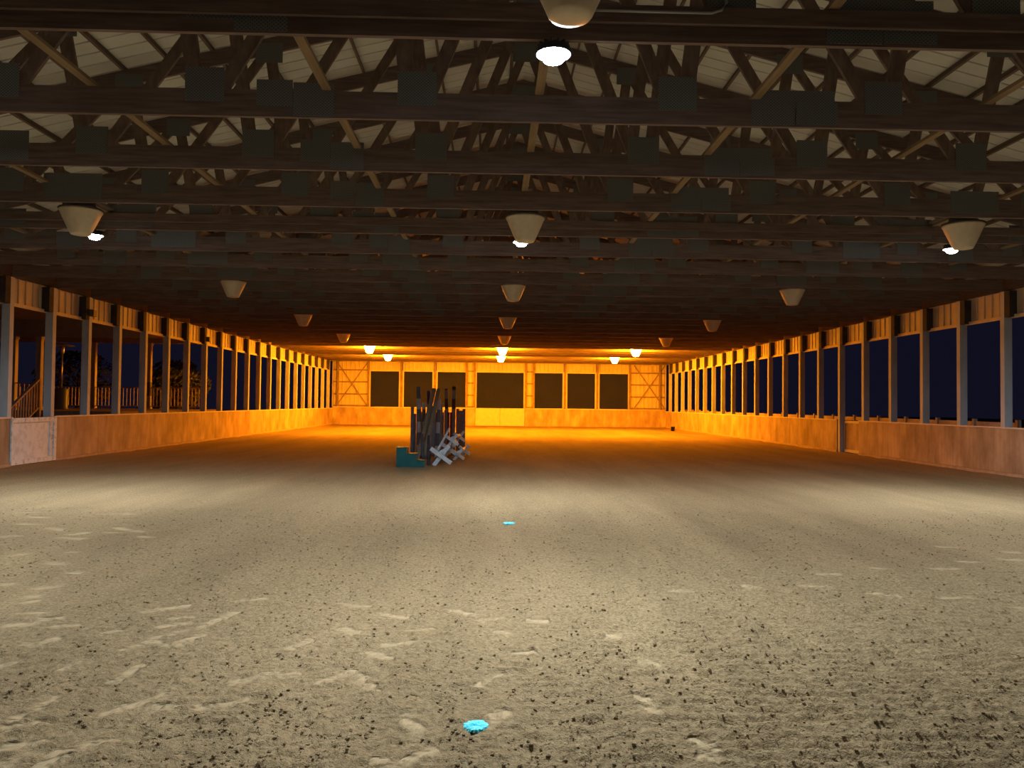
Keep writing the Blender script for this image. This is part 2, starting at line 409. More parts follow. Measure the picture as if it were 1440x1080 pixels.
def build_floor():
    xs = list(np.arange(-3.2, 3.2001, 0.0128))
    s, x = 0.0128, 3.2
    right = []
    while x < XR+0.06:
        s *= 1.03; x += s; right.append(min(x, XR+0.06))
    s, x = 0.0128, -3.2
    left = []
    while x > XL-0.06:
        s *= 1.03; x -= s; left.append(max(x, XL-0.06))
    xs = np.array(sorted(left) + xs + right)
    ys = [-3.0, -1.5, -0.4, 0.4, 1.0, 1.5, 1.9, 2.2, 2.4, 2.5, 2.58]
    y = 2.6
    while y < YF+0.1:
        ys.append(y); y += 0.0040*y
    ys.append(YF+0.1)
    ys = np.array(ys)
    X, Y = np.meshgrid(xs, ys)
    SX = np.meshgrid(np.gradient(xs), ys)[0]; SY = np.meshgrid(xs, np.gradient(ys))[1]
    SP = np.maximum(SX, SY)
    H = np.zeros_like(X)
    for i, (wl, amp) in enumerate(((1.3, 0.018), (0.45, 0.014), (0.17, 0.018), (0.075, 0.022), (0.036, 0.020))):
        att = np.clip((wl/SP-1.6)/2.0, 0, 1)
        n = value_noise(X/wl+31*i, Y/wl+17*i, 40+i)
        if wl < 0.2:
            n = np.abs(n*2-1)**0.8
        H += att*amp*(n-0.5)
    # harrow ripples running across the hall, strongest on the near right
    warp = value_noise(X/0.5, Y/0.5, 5)*1.6 + value_noise(X/0.16, Y/0.16, 6)*1.1
    rip = np.sin(2*np.pi*Y/0.115 + 2.2*warp)
    msk = np.clip((X+0.3)/1.6, 0.12, 1)*np.clip((9.5-Y)/4.0, 0, 1)
    H += 0.013*rip*msk
    # tyre and drag lines running down the hall
    for xc, w, dpt in ((2.55, 0.05, 0.010), (3.35, 0.05, 0.008), (0.95, 0.10, 0.006), (-0.35, 0.12, 0.006), (4.6, 0.06, 0.010)):
        H -= dpt*np.exp(-((X-xc-0.05*np.sin(Y*0.7))/w)**2)
    # low bank of sand kicked up against the walls
    dw = np.minimum(X-XL, XR-X)
    H += 0.07*np.clip(1-dw/0.55, 0, 1)**2*(0.7+0.6*value_noise(X*0+3, Y/0.5, 8))
    H += 0.06*np.clip(1-(YF-Y)/0.8, 0, 1)**2
    # boot and hoof prints
    P = np.zeros_like(X)
    wob = value_noise(X/0.05, Y/0.05, 9)-0.5
    wob2 = 0.6*value_noise(X/0.03, Y/0.03, 10)+0.4*value_noise(X/0.11, Y/0.11, 11)-0.5
    for k, (x1, y1, x2, y2) in enumerate(PRINTS):
        jx = np.searchsorted(xs, [min(x1, x2)-0.35, max(x1, x2)+0.35])
        jy = np.searchsorted(ys, [min(y1, y2)-0.35, max(y1, y2)+0.35])
        sl = (slice(jy[0], jy[1]), slice(jx[0], jx[1]))
        if jx[1]-jx[0] < 2 or jy[1]-jy[0] < 2:
            continue
        ax, ay = x2-x1, y2-y1
        L = max(math.hypot(ax, ay), 1e-3)
        t = np.clip(((X[sl]-x1)*ax+(Y[sl]-y1)*ay)/L**2, 0, 1)
        d = np.hypot(X[sl]-x1-t*ax, Y[sl]-y1-t*ay)
        hw = 0.044 + 0.012*((k*7) % 5)/4 + min(max(y1, 4)-4, 6)*0.006
        d = d + 0.045*wob[sl]
        m = np.clip((hw-d)/0.034, 0, 1); m = m*m*(3-2*m)
        rim = np.exp(-((d-hw-0.012)/0.016)**2)
        m = m*np.clip(0.95+0.8*wob2[sl], 0.6, 1)
        H[sl] = H[sl]*(1-m) + m*(-0.006) + 0.002*rim*(1-m)
        P[sl] = np.maximum(P[sl], m*np.clip(0.75+1.0*wob2[sl], 0.3, 0.95))
    nx, ny = len(xs), len(ys)
    me = bpy.data.meshes.new('floor')
    co = np.stack([X, Y, H], -1).reshape(-1, 3).astype(np.float32)
    idx = np.arange(nx*ny).reshape(ny, nx)
    q = np.stack([idx[:-1, :-1], idx[:-1, 1:], idx[1:, 1:], idx[1:, :-1]], -1).reshape(-1, 4)
    me.vertices.add(len(co)); me.vertices.foreach_set('co', co.ravel())
    me.loops.add(q.size); me.loops.foreach_set('vertex_index', q.ravel().astype(np.int32))
    me.polygons.add(len(q)); me.polygons.foreach_set('loop_start', np.arange(0, q.size, 4, dtype=np.int32))
    me.update(calc_edges=True)
    me.polygons.foreach_set('use_smooth', np.ones(len(q), dtype=bool))
    at = me.attributes.new('print_mask', 'FLOAT', 'POINT')
    at.data.foreach_set('value', P.ravel().astype(np.float32))
    me.materials.append(M['sand'])
    o = put('floor', me)
    tag(o, 'harrowed tan sand floor of the riding hall with boot prints', 'floor', kind='structure')
    return xs, ys, H
FX, FY, FH = build_floor()
def ground(x, y):
    return float(FH[min(np.searchsorted(FY, y), len(FY)-1), min(np.searchsorted(FX, x), len(FX)-1)])

def build_clods():
    b = MB()
    ico = [(0, 0, 1), (0.89, 0, 0.45), (0.28, 0.85, 0.45), (-0.72, 0.53, 0.45), (-0.72, -0.53, 0.45), (0.28, -0.85, 0.45), (0.72, 0.53, -0.45), (-0.28, 0.85, -0.45), (-0.89, 0, -0.45), (-0.28, -0.85, -0.45), (0.72, -0.53, -0.45), (0, 0, -1)]
    fc = [(0, 1, 2), (0, 2, 3), (0, 3, 4), (0, 4, 5), (0, 5, 1), (1, 6, 2), (2, 7, 3), (3, 8, 4), (4, 9, 5), (5, 10, 1), (6, 7, 2), (7, 8, 3), (8, 9, 4), (9, 10, 5), (10, 6, 1), (11, 7, 6), (11, 8, 7), (11, 9, 8), (11, 10, 9), (11, 6, 10)]
    g = random.Random(3)
    for _ in range(38000):
        y = 3.2 + 9.0*g.random()**1.7
        x = (g.random()*2-1)*(0.72*y+0.3)
        if any(abs(x-(p[0]+p[2])/2) < 0.16 and abs(y-(p[1]+p[3])/2) < 0.16 for p in PRINTS):
            continue
        r = 0.0026 + 0.010*g.random()**5
        z = ground(x, y) + r*0.35
        if r < 0.006:
            a, q = g.random()*6.28, 0.7+0.6*g.random()
            c, d = r*math.cos(a), r*math.sin(a)
            b.add([(x+c, y+d, z), (x-d*q, y+c*q, z), (x-c, y-d, z), (x+d*q, y-c*q, z), (x, y, z+r*0.9), (x, y, z-r)],
                  [(0, 1, 4), (1, 2, 4), (2, 3, 4), (3, 0, 4), (1, 0, 5), (2, 1, 5), (3, 2, 5), (0, 3, 5)])
            continue
        b.add([(x+vx*r*(0.7+0.7*g.random()), y+vy*r*(0.7+0.7*g.random()), z+vz*r*(0.5+0.5*g.random())) for vx, vy, vz in ico], fc)
    o = put('sand_clods', b.data('sand_clods', 'sand'))
    tag(o, 'small loose clods of sand scattered over the near floor', 'clods', kind='stuff')
build_clods()

# dark ground outside
tag(put('ground', boxm('ground', 'grass', -90, 90, -10, 150, -0.5, -0.12)), 'dark grass outside the hall', 'ground', kind='structure')

# ------------------------------------------------------------------ roof: sheets, purlins
ZLOW = ZC + 0.25                      # underside of top chord at the eaves
TOPV = 0.235/math.cos(math.atan(PITCHR))
def roof_z(dx):                       # underside of the purlins
    return ZLOW + TOPV + PITCHR*(HALF-abs(dx))
def build_roof():
    ridge = boxm('ceiling', 'roof_sheet', -0.18, 0.18, -2.0, 57.5, roof_z(0)+0.135, roof_z(0)+0.16)
    c = put('ceiling', ridge, None, (CX, 0, 0))
    tag(c, 'pitched roof of pale ribbed sheets on dark purlins', 'ceiling', kind='structure')
    W = 0.9144
    prof = []
    for i in range(3):
        y0 = i*W/3
        prof += [(y0, 0), (y0+W/3-0.034, 0), (y0+W/3-0.026, 0.03), (y0+W/3-0.008, 0.03)]
    prof.append((W, 0))
    ov = 0.45
    for s in (-1, 1):
        b = MB()
        vs = []
        for t in (0.0, 0.006):
            for y, h in prof:
                for dx in (0.0, HALF+ov):
                    vs.append((s*dx, y, roof_z(dx)+0.09+h+t+(0 if dx == 0 else 0)))
        n = len(prof)
        fs = []
        for t in (0, 1):
            for i in range(n-1):
                a = t*2*n+2*i
                fs.append((a, a+1, a+3, a+2))
        b.add(vs, fs)
        me = b.data('roof_sheet', 'roof_sheet')
        y = -2.0
        while y < 57:
            put('roof_sheet', me, c, (0, y, 0)); y += W
        pm = MB()
        k = 0
        d = 0.25
        while d < HALF+0.3:
            z = roof_z(d)
            me = MB().beam((s*d, -2.0, z+0.045), (s*d, 57.2, z+0.045), 0.09, 0.04, (1, 0, -s*PITCHR)).data('purlin', 'purlin_wood')
            put('purlin', me, c)
            d += 0.655
    # longitudinal braces lying on the bottom chords
    for x in (-9.15, -6.69, -4.15, -1.75, 0.45, 2.72, 5.2, 7.78, 10.25):
        put('lateral_brace', boxm('lateral_brace', 'brace_wood', x-CX-0.045, x-CX+0.045, YT0-3.0, YF-0.3, ZC+0.283, ZC+0.321), c)
build_roof()

# ------------------------------------------------------------------ roof trusses
JB = (1.36, 3.54, 5.62, 7.75, 9.9)                 # panel points of the bottom chord, from the ridge
CH = 0.28
def low(dx): return 0.25 + PITCHR*(HALF-abs(dx))   # underside of top chord, relative to ZC
def truss_meshes():
    out = []
    T = 0.045
    for a, b2 in ((-HALF, -2.42), (-2.42, 2.58), (2.58, HALF)):
        out.append(('bottom_chord', boxm('bottom_chord', 'dark_wood', a, b2-0.004, 0, T, 0, CH)))
    for s in (-1, 1):
        p = [(0, low(0)), (s*HALF, low(HALF)), (s*HALF, low(HALF)+TOPV), (0, low(0)+TOPV)]
        out.append(('top_chord', MB().prism(p, 0, T).data('top_chord', 'dark_wood')))
        tops = [0.0] + [j+0.42 for j in JB]
        for i, j in enumerate(JB):
            for tx, w in ((tops[i+1], 0.165), (tops[i], 0.14)):
                if tx > HALF-0.4: continue
                off = 0.07 if tx > j else -0.07
                m = MB().beam((s*(j+off), T/2, 0.12), (s*tx, T/2, low(tx)+0.10), w, 0.040).data('web', 'web_wood')
                out.append(('web', m))
    plates = []
    for s in (-1, 1):
        for j in JB:
            plates.append((s*j-0.20, s*j+0.20, 0.15, 0.50))
            tx = j+0.42
            if tx < HALF-0.4:
                plates.append((s*tx-0.20, s*tx+0.20, low(tx)-0.14, low(tx)+0.16))
    plates.append((-0.25, 0.25, low(0)-0.22, low(0)+0.12))
    plates += [(-3.01, -2.64, 0.11, 0.385), (-2.63, -2.21, 0.015, 0.36), (2.14, 2.60, 0.02, 0.30), (2.20, 3.02, 0.20, 0.385), (2.61, 3.05, 0.03, 0.26), (-7.26, -6.40, 0.06, 0.43), (6.45, 7.2, 0.06, 0.40), (8.6, 9.1, 0.03, 0.33), (-9.1, -8.6, 0.03, 0.33)]
    for i, p in enumerate(plates):
        y1 = -0.003 - 0.0015*(i % 3)
        out.append(('connector_plate', boxm('connector_plate', 'plate', p[0], p[1], y1-0.002, 0.0, p[2], p[3])))
    return out
ORD = ['first', 'second', 'third', 'fourth', 'fifth', 'sixth', 'seventh', 'eighth', 'ninth', 'tenth', 'eleventh', 'twelfth', 'thirteenth', 'fourteenth', 'fifteenth', 'sixteenth', 'seventeenth', 'eighteenth', 'nineteenth', 'twentieth', 'twenty-first', 'twenty-second', 'twenty-third', 'twenty-fourth', 'twenty-fifth', 'twenty-sixth', 'twenty-seventh', 'last']
def build_trusses():
    parts = truss_meshes()
    far = None
    for k in range(28):
        y = YT0 + k*BAY
        if k < 12:
            r = root('roof_truss', (CX, y, ZC))
            for nm, me in parts:
                put(nm, me, r)
            lab = ('%s dark timber roof truss counted from the near end, with grey connector plates' % ORD[k])
            if k == 0:
                lab = 'nearest dark timber roof truss, crossing the very top of the picture'
            tag(r, lab, 'truss', 'timber roof trusses')
        else:
            if far is None:
                bm = bmesh.new()
                for nm, me in parts:
                    if nm != 'connector_plate':
                        bm.from_mesh(me)
                far = bpy.data.meshes.new('roof_truss'); bm.to_mesh(far); bm.free()
                far.materials.append(M['dark_wood'])
            o = put('roof_truss', far, None, (CX, y, ZC))
            tag(o, '%s dark timber roof truss from the near end, in the far part of the hall' % ORD[k], 'truss', 'timber roof trusses')
build_trusses()

# ledger boards and conduit on the trusses that carry the white lamps
for k, lab in ((0, 'long board nailed along the nearest roof truss above the white lamp'), (4, 'long board nailed along the roof truss that carries three white lamps')):
    y = YT0+k*BAY
    tag(put('ledger_board', boxm('ledger_board', 'dark_wood', XL+0.3, XR-0.3, y-0.045, y-0.008, ZC+0.135, ZC+0.275)), lab, 'board')
tag(put('conduit', MB().tube([(0.66, 6.05, 4.845), (1.5, 6.05, 4.845), (1.72, 6.05, 4.845), (1.80, 6.05, 4.87), (1.84, 6.05, 4.93), (1.85, 6.05, 5.5)], 0.011, 8).data('conduit', 'conduit', True)),
    'thin metal conduit bending upward on the nearest roof truss', 'conduit')

# ------------------------------------------------------------------ lamps
def led_lamp():
    # local origin at the underside of the truss chord
    hs = MB().lathe([(0.04, -0.03), (0.075, -0.035), (0.075, -0.055), (0.135, -0.060), (0.140, -0.095), (0.142, -0.105)], 28)
    for k in range(14):
        a = 2*math.pi*k/14
        hs.beam((0.05*math.cos(a), 0.05*math.sin(a), -0.045), (0.13*math.cos(a), 0.13*math.sin(a), -0.045), 0.006, 0.03, (0, 0, 1))
    br = MB().box(-0.02, 0.02, -0.02, 0.02, -0.032, 0.0)
    # flat ring of diodes inside the housing rim, with an added glowing dome shaped like the lamp's bloom
    ring = MB().lathe([(0.136, -0.1065), (0.095, -0.1065)], 28, cap=False)
    rim = MB().lathe([(0.137, -0.1055), (0.137, -0.116), (0.145, -0.116), (0.145, -0.1055)], 28, cap=False)
    ln = MB().lathe([(0.094, -0.107), (0.097, -0.125), (0.092, -0.150), (0.076, -0.170), (0.045, -0.183), (0.008, -0.187)], 28)
    return hs.data('housing', 'metal_dark'), br.data('bracket', 'metal_dark'), ln.data('cover', 'led_bloom', True), ring.data('diode_ring', 'led'), rim.data('rim', 'metal_dark')
LED_ME = led_lamp()
for x, y, lab in ((0.46, YT0+0.022, 'dazzling white round lamp nearest the camera, at top centre'),
                  (-6.9, YT0+4*BAY+0.022, 'small bright white lamp on the left, beside the left cone lamp'),
                  (0.47, YT0+4*BAY+0.022, 'small bright white lamp under the central cone lamp'),
                  (8.12, YT0+4*BAY+0.022, 'small bright white lamp on the right, beside the right cone lamp'),
                  (-6.9, YT0+0.022, 'white round lamp left of the nearest one, outside the picture'),
                  (8.12, YT0+0.022, 'white round lamp right of the nearest one, outside the picture')):
    r = root('high_bay_lamp', (x, y, ZC))
    h = put('housing', LED_ME[0], r); put('bracket', LED_ME[1], h); put('rim', LED_ME[4], h)
    put('cover', LED_ME[2], r); put('diode_ring', LED_ME[3], r)  # cover is the added dome that gives the lamp its bloom
    tag(r, lab, 'lamp', 'white high bay lamps')

def cone_meshes(lit):
    # local origin on the brace level (z = 4.95), hanging down
    sh = MB().lathe([(0.308, -0.225), (0.318, -0.235), (0.312, -0.255), (0.300, -0.27), (0.262, -0.36), (0.205, -0.49), (0.155, -0.598), (0.140, -0.618), (0.08, -0.630), (0.02, -0.633)], 32)
    rim = MB().lathe([(0.322, -0.205), (0.330, -0.215), (0.330, -0.2245), (0.10, -0.2245)], 32)
    bal = MB().lathe([(0.03, 0.0), (0.10, -0.02), (0.17, -0.05), (0.205, -0.09), (0.215, -0.15), (0.26, -0.19), (0.31, -0.204)], 28)
    bd = MB().box(-0.07, 0.07, -0.9, 0.9, 0.002, 0.04)
    return [('shade', sh.data('shade', 'hps' if lit else 'shade', True)), ('rim', rim.data('rim', 'ballast', True)), ('ballast_housing', bal.data('ballast_housing', 'ballast', True)), ('mounting_board', bd.data('mounting_board', 'dark_wood'))]
CONE, CONE_LIT = cone_meshes(False), cone_meshes(True)
ROWS = [(5.17, 'nearest', False), (12.45, 'second', False), (19.71, 'third', False), (26.97, 'fourth', False), (34.23, 'fifth', False), (41.48, 'sixth', True), (48.74, 'seventh', True)]
for y, nm, lit in ROWS:
    for x, side in ((-6.64, 'left'), (0.50, 'centre'), (7.74, 'right')):
        if y < 6 and side != 'centre':
            continue
        r = root('cone_lamp', (x, y, 4.95))
        top = None
        for pn, me in (CONE_LIT if lit else CONE):
            o = put(pn, me, top if pn == 'rim' else r)
            top = top or o
        lab = ('glowing orange cone lamp, %s of the %s row of lamps' % (side, {'sixth': 'nearer lit', 'seventh': 'farther lit'}[nm])) if lit else ('unlit frosted cone lamp, %s of the %s row from the camera' % (side, nm))
        tag(r, lab, 'lamp', 'orange lit cone lamps' if lit else 'unlit cone lamps')

# ------------------------------------------------------------------ side walls
def ribbed(name, m, w, z0, z1, axis, pitch=0.305):
    dep = 0.025 if axis == 'y' else 0.05
    # a ribbed metal sheet w wide, ribs standing 2.5 cm towards +normal; axis 'y' runs along y with normal +x
    b = MB()
    prof = [(0, 0)]
    t = pitch/2
    while t < w-0.05:
        prof += [(t-0.030, 0), (t-0.014, dep), (t+0.014, dep), (t+0.030, 0)]
        t += pitch
    prof.append((w, 0))
    vs, fs = [], []
    for a, h in prof:
        for z in (z0, z1):
            for back in (0, 1):
                hh = -0.012 if back else h
                vs.append((hh, a, z) if axis == 'y' else (a, -hh, z))
    for i in range(len(prof)-1):
        o = 4*i
        fs += [(o, o+4, o+6, o+2), (o+1, o+3, o+7, o+5), (o, o+1, o+5, o+4), (o+2, o+6, o+7, o+3)]
    n = 4*(len(prof)-1)
    fs += [(0, 2, 3, 1), (n, n+1, n+3, n+2)]
    b.add(vs, fs)
    return b.data(name, m)

def side_wall(name, s, Xi, y0, k0, k1, gaps):
    Xo = Xi + s*0.20
    # outer skin behind the kickboards is the wall itself
    segs, a = [], y0+k0*BAY-0.3
    for g0, g1 in gaps:
        segs.append((a, g0)); a = g1
    segs.append((a, YF))
    b = MB()
    for a0, a1 in segs:
        b.box(Xi+s*0.155, Xo, a0, a1, -0.1, 1.19)
    w = put(name, b.data(name, 'siding'))
    tag(w, ('left' if s < 0 else 'right')+' side wall of the hall: plywood kickboards, posts and open bays', 'wall', kind='structure')
    pm = boxm('post', 'post_paint', 0, s*0.20, 0, 0.15, -0.1, 4.625)
    hm = boxm('truss_heel', 'heel_wood', 0.004, s*0.20, -0.20, -0.002, 3.975, 4.62)
    pan = ribbed('header_panel', 'siding', BAY-0.15, 4.03, 4.66, 'y')
    trm = boxm('header_trim', 'trim_paint', s*0.12, s*0.165, 0.152, BAY-0.05, 3.945, 4.035)
    for k in range(k0, k1+1):
        y = y0+k*BAY
        put('post', pm, w, (Xi, y, 0)); put('truss_heel', hm, w, (Xi, y, 0))
        if k < k1:
            o = put('header_panel', pan, w, (Xi+s*0.19, y+0.15, 0))
            if s > 0:
                o.rotation_euler = (0, 0, math.pi); o.location = (Xi+s*0.19, y+BAY, 0)
            put('header_trim', trm, w, (Xi, y, 0))
    put('eave_board', boxm('eave_board', 'dark_wood', Xi+s*0.13, Xi+s*0.24, y0+k0*BAY, YF, 4.665, 5.10), w)
    for a0, a1 in segs:
        n = max(1, round((a1-a0)/2.44))
        L = (a1-a0)/n
        me = boxm('plywood_panel', 'plywood', -s*0.022, -s*0.002, 0.004, L-0.004, 0.125, 1.205)
        for i in range(n):
            put('plywood_panel', me, w, (Xi, a0+i*L, 0))
        put('cap_rail', boxm('cap_rail', 'cap_paint', Xi-s*0.045, Xi-s*0.001, a0, a1, 1.207, ZCAP), w)
        put('kick_plate', boxm('kick_plate', 'concrete', Xi-s*0.050, Xi-s*0.001, a0, a1, -0.08, 0.120), w)
    return w
wall_l = side_wall('wall_left', -1, XL, YL0, -3, 20, [(18.86, 20.80)])
wall_r = side_wall('wall_right', 1, XR, YR0, -3, 20, [(26.36, 28.04)])

# left gate: white panel with a weathered frame
def gate(name, parts, label, loc=(0, 0, 0)):
    r = root(name, loc)
    for pn, me in parts:
        put(pn, me, r)
    tag(r, label, 'gate')
    return r
X = XL
gate('gate', [('panel', boxm('panel', 'gate_white', -0.01, 0.012, 0.02, 1.90, 0.09, 1.19)),
              ('top_rail', boxm('top_rail', 'gate_frame', 0.013, 0.045, 0.02, 1.90, 1.10, 1.215)),
              ('bottom_rail', boxm('bottom_rail', 'gate_frame', 0.013, 0.045, 0.02, 1.90, 0.07, 0.19)),
              ('stile', boxm('stile', 'gate_frame', 0.013, 0.050, 1.79, 1.91, 0.07, 1.235)),
              ('stile', boxm('stile', 'gate_frame', 0.013, 0.050, 0.0, 0.05, 0.07, 1.235)),
              ('batten', boxm('batten', 'gate_frame', 0.013, 0.030, 1.64, 1.785, 0.195, 1.095))],
     'white weathered gate panel in the left kickboard wall', (X, 18.875, 0))
gate('gate', [('panel', boxm('panel', 'plywood', 0.055, 0.075, 0.0, 1.48, 0.10, 1.16)),
              ('top_rail', boxm('top_rail', 'gate_tan', 0.02, 0.054, 0.0, 1.48, 1.12, 1.21)),
              ('bottom_rail', boxm('bottom_rail', 'gate_tan', 0.02, 0.054, 0.0, 1.48, 0.07, 0.17)),
              ('stile', boxm('stile', 'gate_tan', 0.02, 0.054, 0.0, 0.07, 0.172, 1.118)),
              ('stile', boxm('stile', 'gate_tan', 0.02, 0.054, 1.40, 1.48, 0.172, 1.118))],
     'recessed plywood gate in the right kickboard wall beside a full-height post', (XR+0.11, 26.37, 0))

# small boxes on the left wall posts
for y, lab in ((YL0+2*BAY, 'small dark box on the third left post, at header height'), (YL0+7*BAY, 'small dark box on the eighth left post, farther down the wall')):
    r = root('junction_box', (XL, y, 4.08))
    put('body', boxm('body', 'box_grey', 0.002, 0.11, 0.0, 0.20, 0, 0.19), r)
    put('cover', boxm('cover', 'box_grey', 0.111, 0.118, 0.01, 0.19, 0.01, 0.18), r)
    tag(r, lab, 'box', 'boxes on the left posts')

# ------------------------------------------------------------------ far wall
def build_far():
    g = MB().prism([(XL-0.2, 4.66), (XR+0.2, 4.66), (XR+0.2, roof_z(HALF)), (CX, roof_z(0)), (XL-0.2, roof_z(HALF))], YF+0.17, YF+0.19)
    w = put('wall_back', g.data('wall_back', 'siding'))
    tag(w, 'far end wall with dark screened openings, braced corner bays and kickboards', 'wall', kind='structure')
    ops = [(-8.94, -6.83), (-6.51, -4.39), (-4.06, -1.98), (-1.20, 2.29), (3.06, 5.15), (5.46, 7.54), (7.83, 9.98)]
    Z0, Z1 = 1.36, 3.95
    YS = YF+0.16
    # screens, frames
    n = 0
    for a, b2 in ops:
        n += 1
        door = a == -1.20
        put('screen', boxm('screen', 'screen', a+0.02, b2-0.02, YF+0.10, YF+0.108, Z0-0.02, Z1+0.01), w)
        for x0, x1, z0, z1 in ((a-0.07, a+0.02, Z0, Z1+0.09), (b2-0.02, b2+0.07, Z0, Z1+0.09)):
            put('frame', boxm('frame', 'trim_paint', x0, x1, YF+0.03, YF+0.09, z0, z1), w)
        put('frame', boxm('frame', 'trim_paint', a+0.021, b2-0.021, YF+0.03, YF+0.09, Z1, Z1+0.09), w)
        if not door:
            put('frame', boxm('frame', 'trim_paint', a+0.021, b2-0.021, YF+0.03, YF+0.09, Z0-0.06, Z0), w)
        pan = ribbed('header_panel', 'siding', b2-a+0.12, Z1+0.092, 4.66, 'x')
        put('header_panel', pan, w, (a-0.06, YF+0.15, 0))
    # posts
    for x in (-11.28, -9.06, -6.67, -4.225, -1.92, -1.32, 2.43, 3.0, 5.305, 7.685, 10.08, 12.30):
        put('post', boxm('post', 'far_post', x-0.075, x+0.075, YF-0.02, YF+0.028, 1.37, 4.66), w)
    # braced corner bays and narrow bays: siding, girts, diagonals
    for x0, x1, diag in ((XL-0.1, -9.02, True), (10.05, XR+0.1, True), (-1.97, -1.28, False), (2.38, 3.05, False)):
        put('siding_panel', ribbed('siding_panel', 'siding', x1-x0, 1.30, 4.66, 'x'), w, (x0, YF+0.155, 0))
        for z in (1.43, 2.27, 3.16, 4.03):
            put('girt', boxm('girt', 'far_post', x0+0.12, x1-0.12, YF+0.072, YF+0.116, z-0.05, z+0.05), w)
        if diag:
            a, b2 = x0+0.35, x1-0.12
            for p, q, yy in (((a, 4.6), (b2, 1.42), 0.055), ((b2, 4.6), (a, 1.42), 0.066)):
                put('diagonal_brace', MB().beam((p[0], YF+yy, p[1]), (q[0], YF+yy, q[1]), 0.08, 0.012).data('diagonal_brace', 'far_post'), w)
    # kickboards
    for x0, x1 in ((XL, -1.27), (2.36, XR)):
        n = round((x1-x0)/2.44)
        L = (x1-x0)/n
        me = boxm('plywood_panel', 'plywood', 0.004, L-0.004, -0.06, -0.04, 0.05, 1.30)
        for i in range(n):
            put('plywood_panel', me, w, (x0+i*L, YF, 0))
        put('cap_rail', boxm('cap_rail', 'cap_paint', x0, x1, YF-0.085, YF+0.028, 1.302, 1.345), w)
        put('kick_plate', boxm('kick_plate', 'concrete', x0, x1, YF-0.075, YF-0.02, -0.05, 0.048), w)
    for x0, x1, lab in ((-1.25, 0.535, 'left leaf of the pale double gate in the far wall'), (0.555, 2.34, 'right leaf of the pale double gate in the far wall')):
        r = root('gate', (x0, YF-0.05, 0.0))
        L = x1-x0
        put('panel', boxm('panel', 'gate_tan', 0.0, L, 0.0, 0.02, 0.07, 1.33), r)
        for nm, q in (('top_rail', (0.0, L, -0.025, -0.001, 1.24, 1.34)), ('bottom_rail', (0.0, L, -0.025, -0.001, 0.06, 0.16)), ('stile', (0.0, 0.10, -0.025, -0.001, 0.162, 1.238)), ('stile', (L-0.10, L, -0.025, -0.001, 0.162, 1.238))):
            put(nm, boxm(nm, 'gate_tan', *q), r)
        tag(r, lab, 'gate', 'far double gate')
build_far()

# ------------------------------------------------------------------ jumping gear in the middle of the hall
def pole(name, p, q, r, m, label, group=None):
    p, q = Vector(p), Vector(q)
    L = (q-p).length
    me = MB().lathe([(r*0.9, 0.0), (r, 0.012), (r, L-0.012), (r*0.9, L)], 14).data(name, m, True)
    o = put(name, me, None, p)
    o.rotation_mode = 'QUATERNION'
    o.rotation_quaternion = Vector((0, 0, 1)).rotation_difference((q-p).normalized())
    return tag(o, label, 'pole', group)

def block():
    r = root('mounting_block', (-2.51, 20.32, 0))
    p = [(0, -0.02), (0.74, -0.02), (0.74, 0.16), (0.52, 0.16), (0.52, 0.335), (0.27, 0.335), (0.27, 0.50), (0, 0.50)]
    put('body', MB().prism(p, 0, 0.46).data('body', 'teal'), r)
    for x0, x1, z in ((0, 0.275, 0.50), (0.272, 0.525, 0.335), (0.522, 0.745, 0.16)):
        put('tread', boxm('tread', 'teal', x0-0.004, x1, -0.012, 0.47, z+0.001, z+0.018), r)
    tag(r, 'teal plastic mounting block with three steps, left of the jump poles', 'mounting block')
block()

def standard(x, y, w, h, m, label, posts=2, panel=None, cap=None):
    r = root('jump_standard', (x, y, 0))
    for i in range(posts):
        px = i*(w-0.10)/(posts-1) if posts > 1 else 0
        put('upright', boxm('upright', m, px, px+0.10, 0, 0.09, 0.05, h+(0.16 if cap == i else 0)), r)
    if panel:
        n = max(1, round((w-0.18)/0.12))
        for i in range(n):
            L = (w-0.18)/n
            put('plank', boxm('plank', panel, 0.09+i*L+0.004, 0.09+(i+1)*L-0.004, 0.03, 0.055, 0.08, h-0.06), r)
    put('foot', boxm('foot', m, 0.0, 0.09, -0.28, 0.36, -0.03, 0.049), r)
    if posts > 1:
        put('foot', boxm('foot', m, w-0.09, w, -0.28, 0.36, -0.03, 0.049), r)
    tag(r, label, 'jump standard', 'jump standards')
standard(-2.66, 25.15, 0.36, 1.39, 'grey_wood', 'grey wooden jump standard at the left edge of the pile', 2, 'grey_wood', 0)
standard(-2.08, 24.42, 0.50, 1.66, 'grey_wood', 'tall grey jump standard behind the two leaning olive poles', 2, 'grey_wood')
standard(-1.58, 25.3, 0.36, 1.45, 'brown_wood', 'brown jump standard filled with dark red planks', 2, 'red_panel')
standard(-1.22, 25.95, 0.31, 1.50, 'brown_wood', 'narrow brown jump standard at the right edge of the pile', 2, 'brown_wood')
G = 'jump poles'
def slit_cover_boards():
    r = root('slit_cover', (-2.42, 26.15, 0))  # added boards, closing gaps where orange light came through the pile
    for i in range(7):
        put('board', boxm('board', 'grey_wood', i*0.112, i*0.112+0.108, 0.0, 0.025, 0.0, 1.38-0.05*(i % 2)), r)
    for z in (0.25, 1.05):
        put('batten', boxm('batten', 'grey_wood', 0.0, 0.78, 0.026, 0.06, z, z+0.09), r)
    tag(r, 'grey board panel added behind the upright poles to block orange light slits', 'jump filler')
slit_cover_boards()
pole('jump_pole', (-2.19, 22.62, -0.01), (-1.84, 24.20, 2.12), 0.068, 'olive_wood', 'olive brown jump pole leaning to the right, left of the pair', G)
